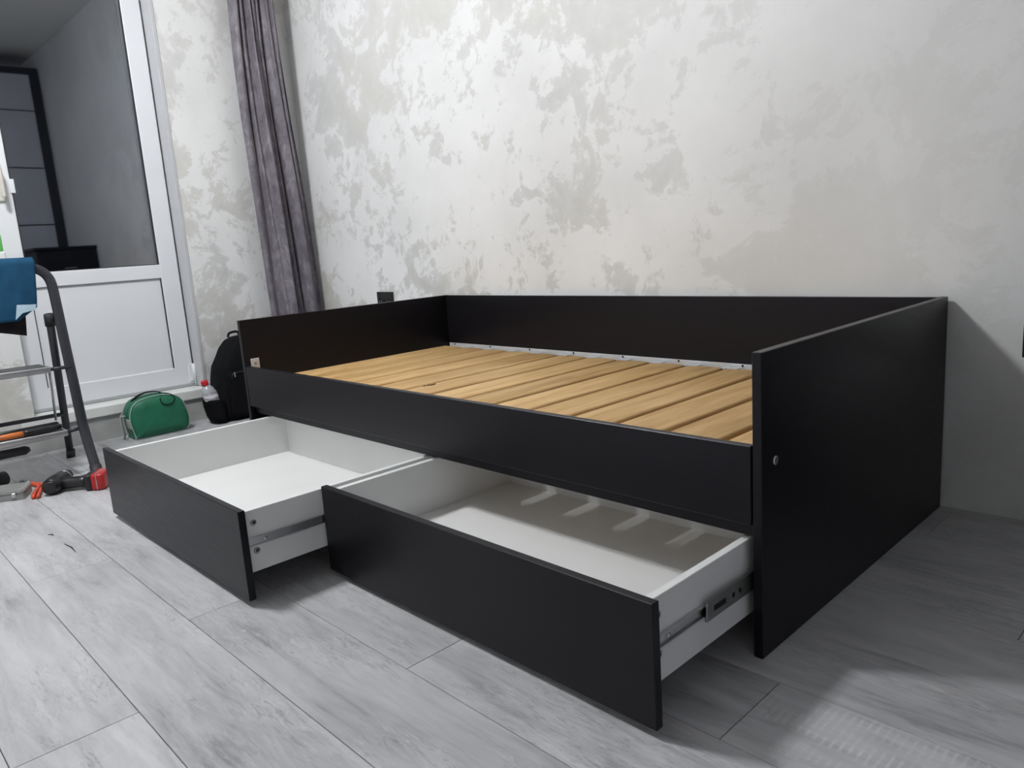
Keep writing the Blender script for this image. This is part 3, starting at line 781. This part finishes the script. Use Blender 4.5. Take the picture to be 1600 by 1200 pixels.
og = thing('organizer_box', 'smoky translucent plastic organizer box at the left edge of the floor', 'box', (-2.56, -.74, 0))
def prism(bm, pts, z0, z1, bev=0):
    b2 = bmesh.new(); A = [b2.verts.new((*p, z0)) for p in pts]; B = [b2.verts.new((*p, z1)) for p in pts]
    b2.faces.new(A[::-1]); b2.faces.new(B)
    for i in range(len(pts)): b2.faces.new((A[i], A[(i + 1) % len(pts)], B[(i + 1) % len(pts)], B[i]))
    bmesh.ops.recalc_face_normals(b2, faces=b2.faces)
    if bev: bmesh.ops.bevel(b2, geom=list(b2.edges), offset=bev, segments=2, affect='EDGES')
    merge(bm, b2)
e1 = Vector((-2.463, -.673, 0)); e2 = Vector((-2.501, -.74, 0)); dd = (e2 - e1).normalized(); nn_ = Vector((dd.y, -dd.x, 0))
if nn_.x > 0: nn_ = -nn_
def bp_(a, b_): v = e1 + dd * a + nn_ * b_; return (v.x, v.y)
poly = [bp_(.004, 0), bp_(.26, 0), bp_(.26, .115), bp_(.016, .115), bp_(.008, .107), bp_(-.002, .008)]
def shrink(pl, s):
    c = Vector((sum(p[0] for p in pl) / len(pl), sum(p[1] for p in pl) / len(pl))); return [tuple(c + (Vector(p) - c) * s) for p in pl]
bm = bmesh.new(); prism(bm, poly, .0, .022, .002); part('box_tray', bm, M['organizer'], og)
bm = bmesh.new(); prism(bm, shrink(poly, 1.012), .0225, .034, .003); lid = part('box_lid', bm, M['organizer'], og)
for i in range(4):
    a = bp_(.02, .022 + i * .024); b2_ = bp_(.24, .022 + i * .024)
    part('lid_rib', tb([(*a, .0345), (*b2_, .0345)], .0018, n=6), M['organizer'], lid)
cpt = bp_(.03, -.0025); part('box_latch', bx(cpt[0] - .008, cpt[0] + .008, cpt[1] - .006, cpt[1] + .006, .012, .028, bev=.002), M['zinc'], og)

pl_ = thing('pliers', 'orange and black handled pliers between the organizer box and the drill', 'pliers', (-2.60, -.62, 0))
part('handle', tb(bez([(-2.425, -.652, .008), (-2.49, -.634, .008), (-2.575, -.603, .008), (-2.65, -.620, .008)], 6), .0065, n=10), M['orange'], pl_, True)
part('handle', tb(bez([(-2.420, -.638, .008), (-2.50, -.614, .008), (-2.575, -.588, .008), (-2.65, -.612, .008)], 6), .0065, n=10), M['orange'], pl_, True)
part('jaw', tb([(-2.645, -.616, .009), (-2.68, -.626, .010), (-2.715, -.634, .008)], [.010, .012, .004], n=10, r2=[.007, .007, .004]), M['dark_zinc'], pl_, True)
gl_ = thing('rubber_mallet_head', 'black rounded rubber tool head behind the organizer box', 'tool', (-2.68, -.68, 0))
part('head', tb([(-2.738, -.668, .030), (-2.738, -.675, .030), (-2.718, -.71, .030), (-2.703, -.745, .030), (-2.701, -.750, .030)], [.016, .026, .030, .028, .02], n=18), M['rubber'], gl_, True)
part('handle', tb([(-2.73, -.71, .026), (-2.79, -.77, .016), (-2.86, -.84, .014)], [.011, .012, .013], n=12), M['black_plastic'], gl_, True)
for i, (p, q, lab) in enumerate((((-1.829, -.700), (-1.722, -.696), 'longer dark splinter on the floor in front of the left drawer'), ((-1.963, -.712), (-1.935, -.702), 'shorter dark splinter on the floor in front of the left drawer'))):
    mx_ = ((p[0] + q[0]) / 2, (p[1] + q[1]) / 2 + .004)
    o = obj('wood_splinter', tb([(p[0], p[1], .0012), (mx_[0], mx_[1], .0022), (q[0], q[1], .0010)], [.0006, .0018, .0005], n=6), M['splinter']); tag(o, lab, 'splinter', 'splinters on the floor')

gc = thing('green_carton', 'light green carton on the window sill above the blue cloth', 'carton', (-3.20, -.50, WZ0 + .035))
part('carton_body', bx(-3.235, -3.165, -.56, -.462, WZ0 + .0355, WZ0 + .105, bev=.003), M['green_bright'], gc)
part('carton_flap', bx(-3.232, -3.168, -.557, -.465, WZ0 + .105, WZ0 + .108, bev=.001), M['tape'], gc)

# ================================================================== SEEN ONLY IN THE DOOR GLASS: wardrobe at the far end of the room, plus an added dark cabinet
wd = thing('wardrobe', 'grey panelled sliding wardrobe with dark frame mirrored in the door glass', 'wardrobe', (1.6, 0, 0))
wx = 1.30
part('carcase', bx(wx + .03, XR - .005, -1.25, YB - .004, 0, 2.72), M['wardrobe_dark'], wd)
for k, (ya, yb) in enumerate(((-.145, YB - .006), (-1.25, -.15))):
    xx = wx + (0 if k == 0 else .012)
    bm = bmesh.new(); ringframe(bm, xx, xx + .028, ya, yb, .03, 2.70, .045, .085, .05, .05, .002)
    dor = part('sliding_door', bm, M['wardrobe_dark'], wd)
    zs = [.085, .195, .725, 1.255, 1.79, 2.32, 2.655]
    for a, b_ in zip(zs, zs[1:]):
        part('door_panel', bx(xx + .008, xx + .018, ya + .044, yb - .084, a + .006, b_ - .006, bev=.001), M['shelf_grey'], dor)
dc = thing('added_cabinet', 'added dark cabinet in the room corner to darken the reflection in the door glass', 'cabinet', (.95, .75, 0))  # invented block, placed to give the door glass a dark mirrored shape
part('cabinet_body', bx(.40, 1.24, .50, YB - .004, .04, .985, bev=.003), M['black'], dc)
part('cabinet_top', bx(.38, 1.26, .48, YB - .003, .985, 1.01, bev=.003), M['black'], dc)
for i in range(3):
    dw = part('drawer_front', bx(.386, .398, .505, YB - .012, .06 + i * .305, .355 + i * .305, bev=.002), M['black'], dc)
    part('pull', tb([(.379, .70, .21 + i * .305), (.379, .80, .21 + i * .305)], .006, n=8, up=(0, 0, 1)), M['dark_zinc'], dw)
for x in (.43, 1.21):
    for y in (.53, .95): part('foot', bx(x - .02, x + .02, y - .02, y + .02, 0, .041, bev=.002), M['rubber'], dc)
bpy.context.view_layer.update()
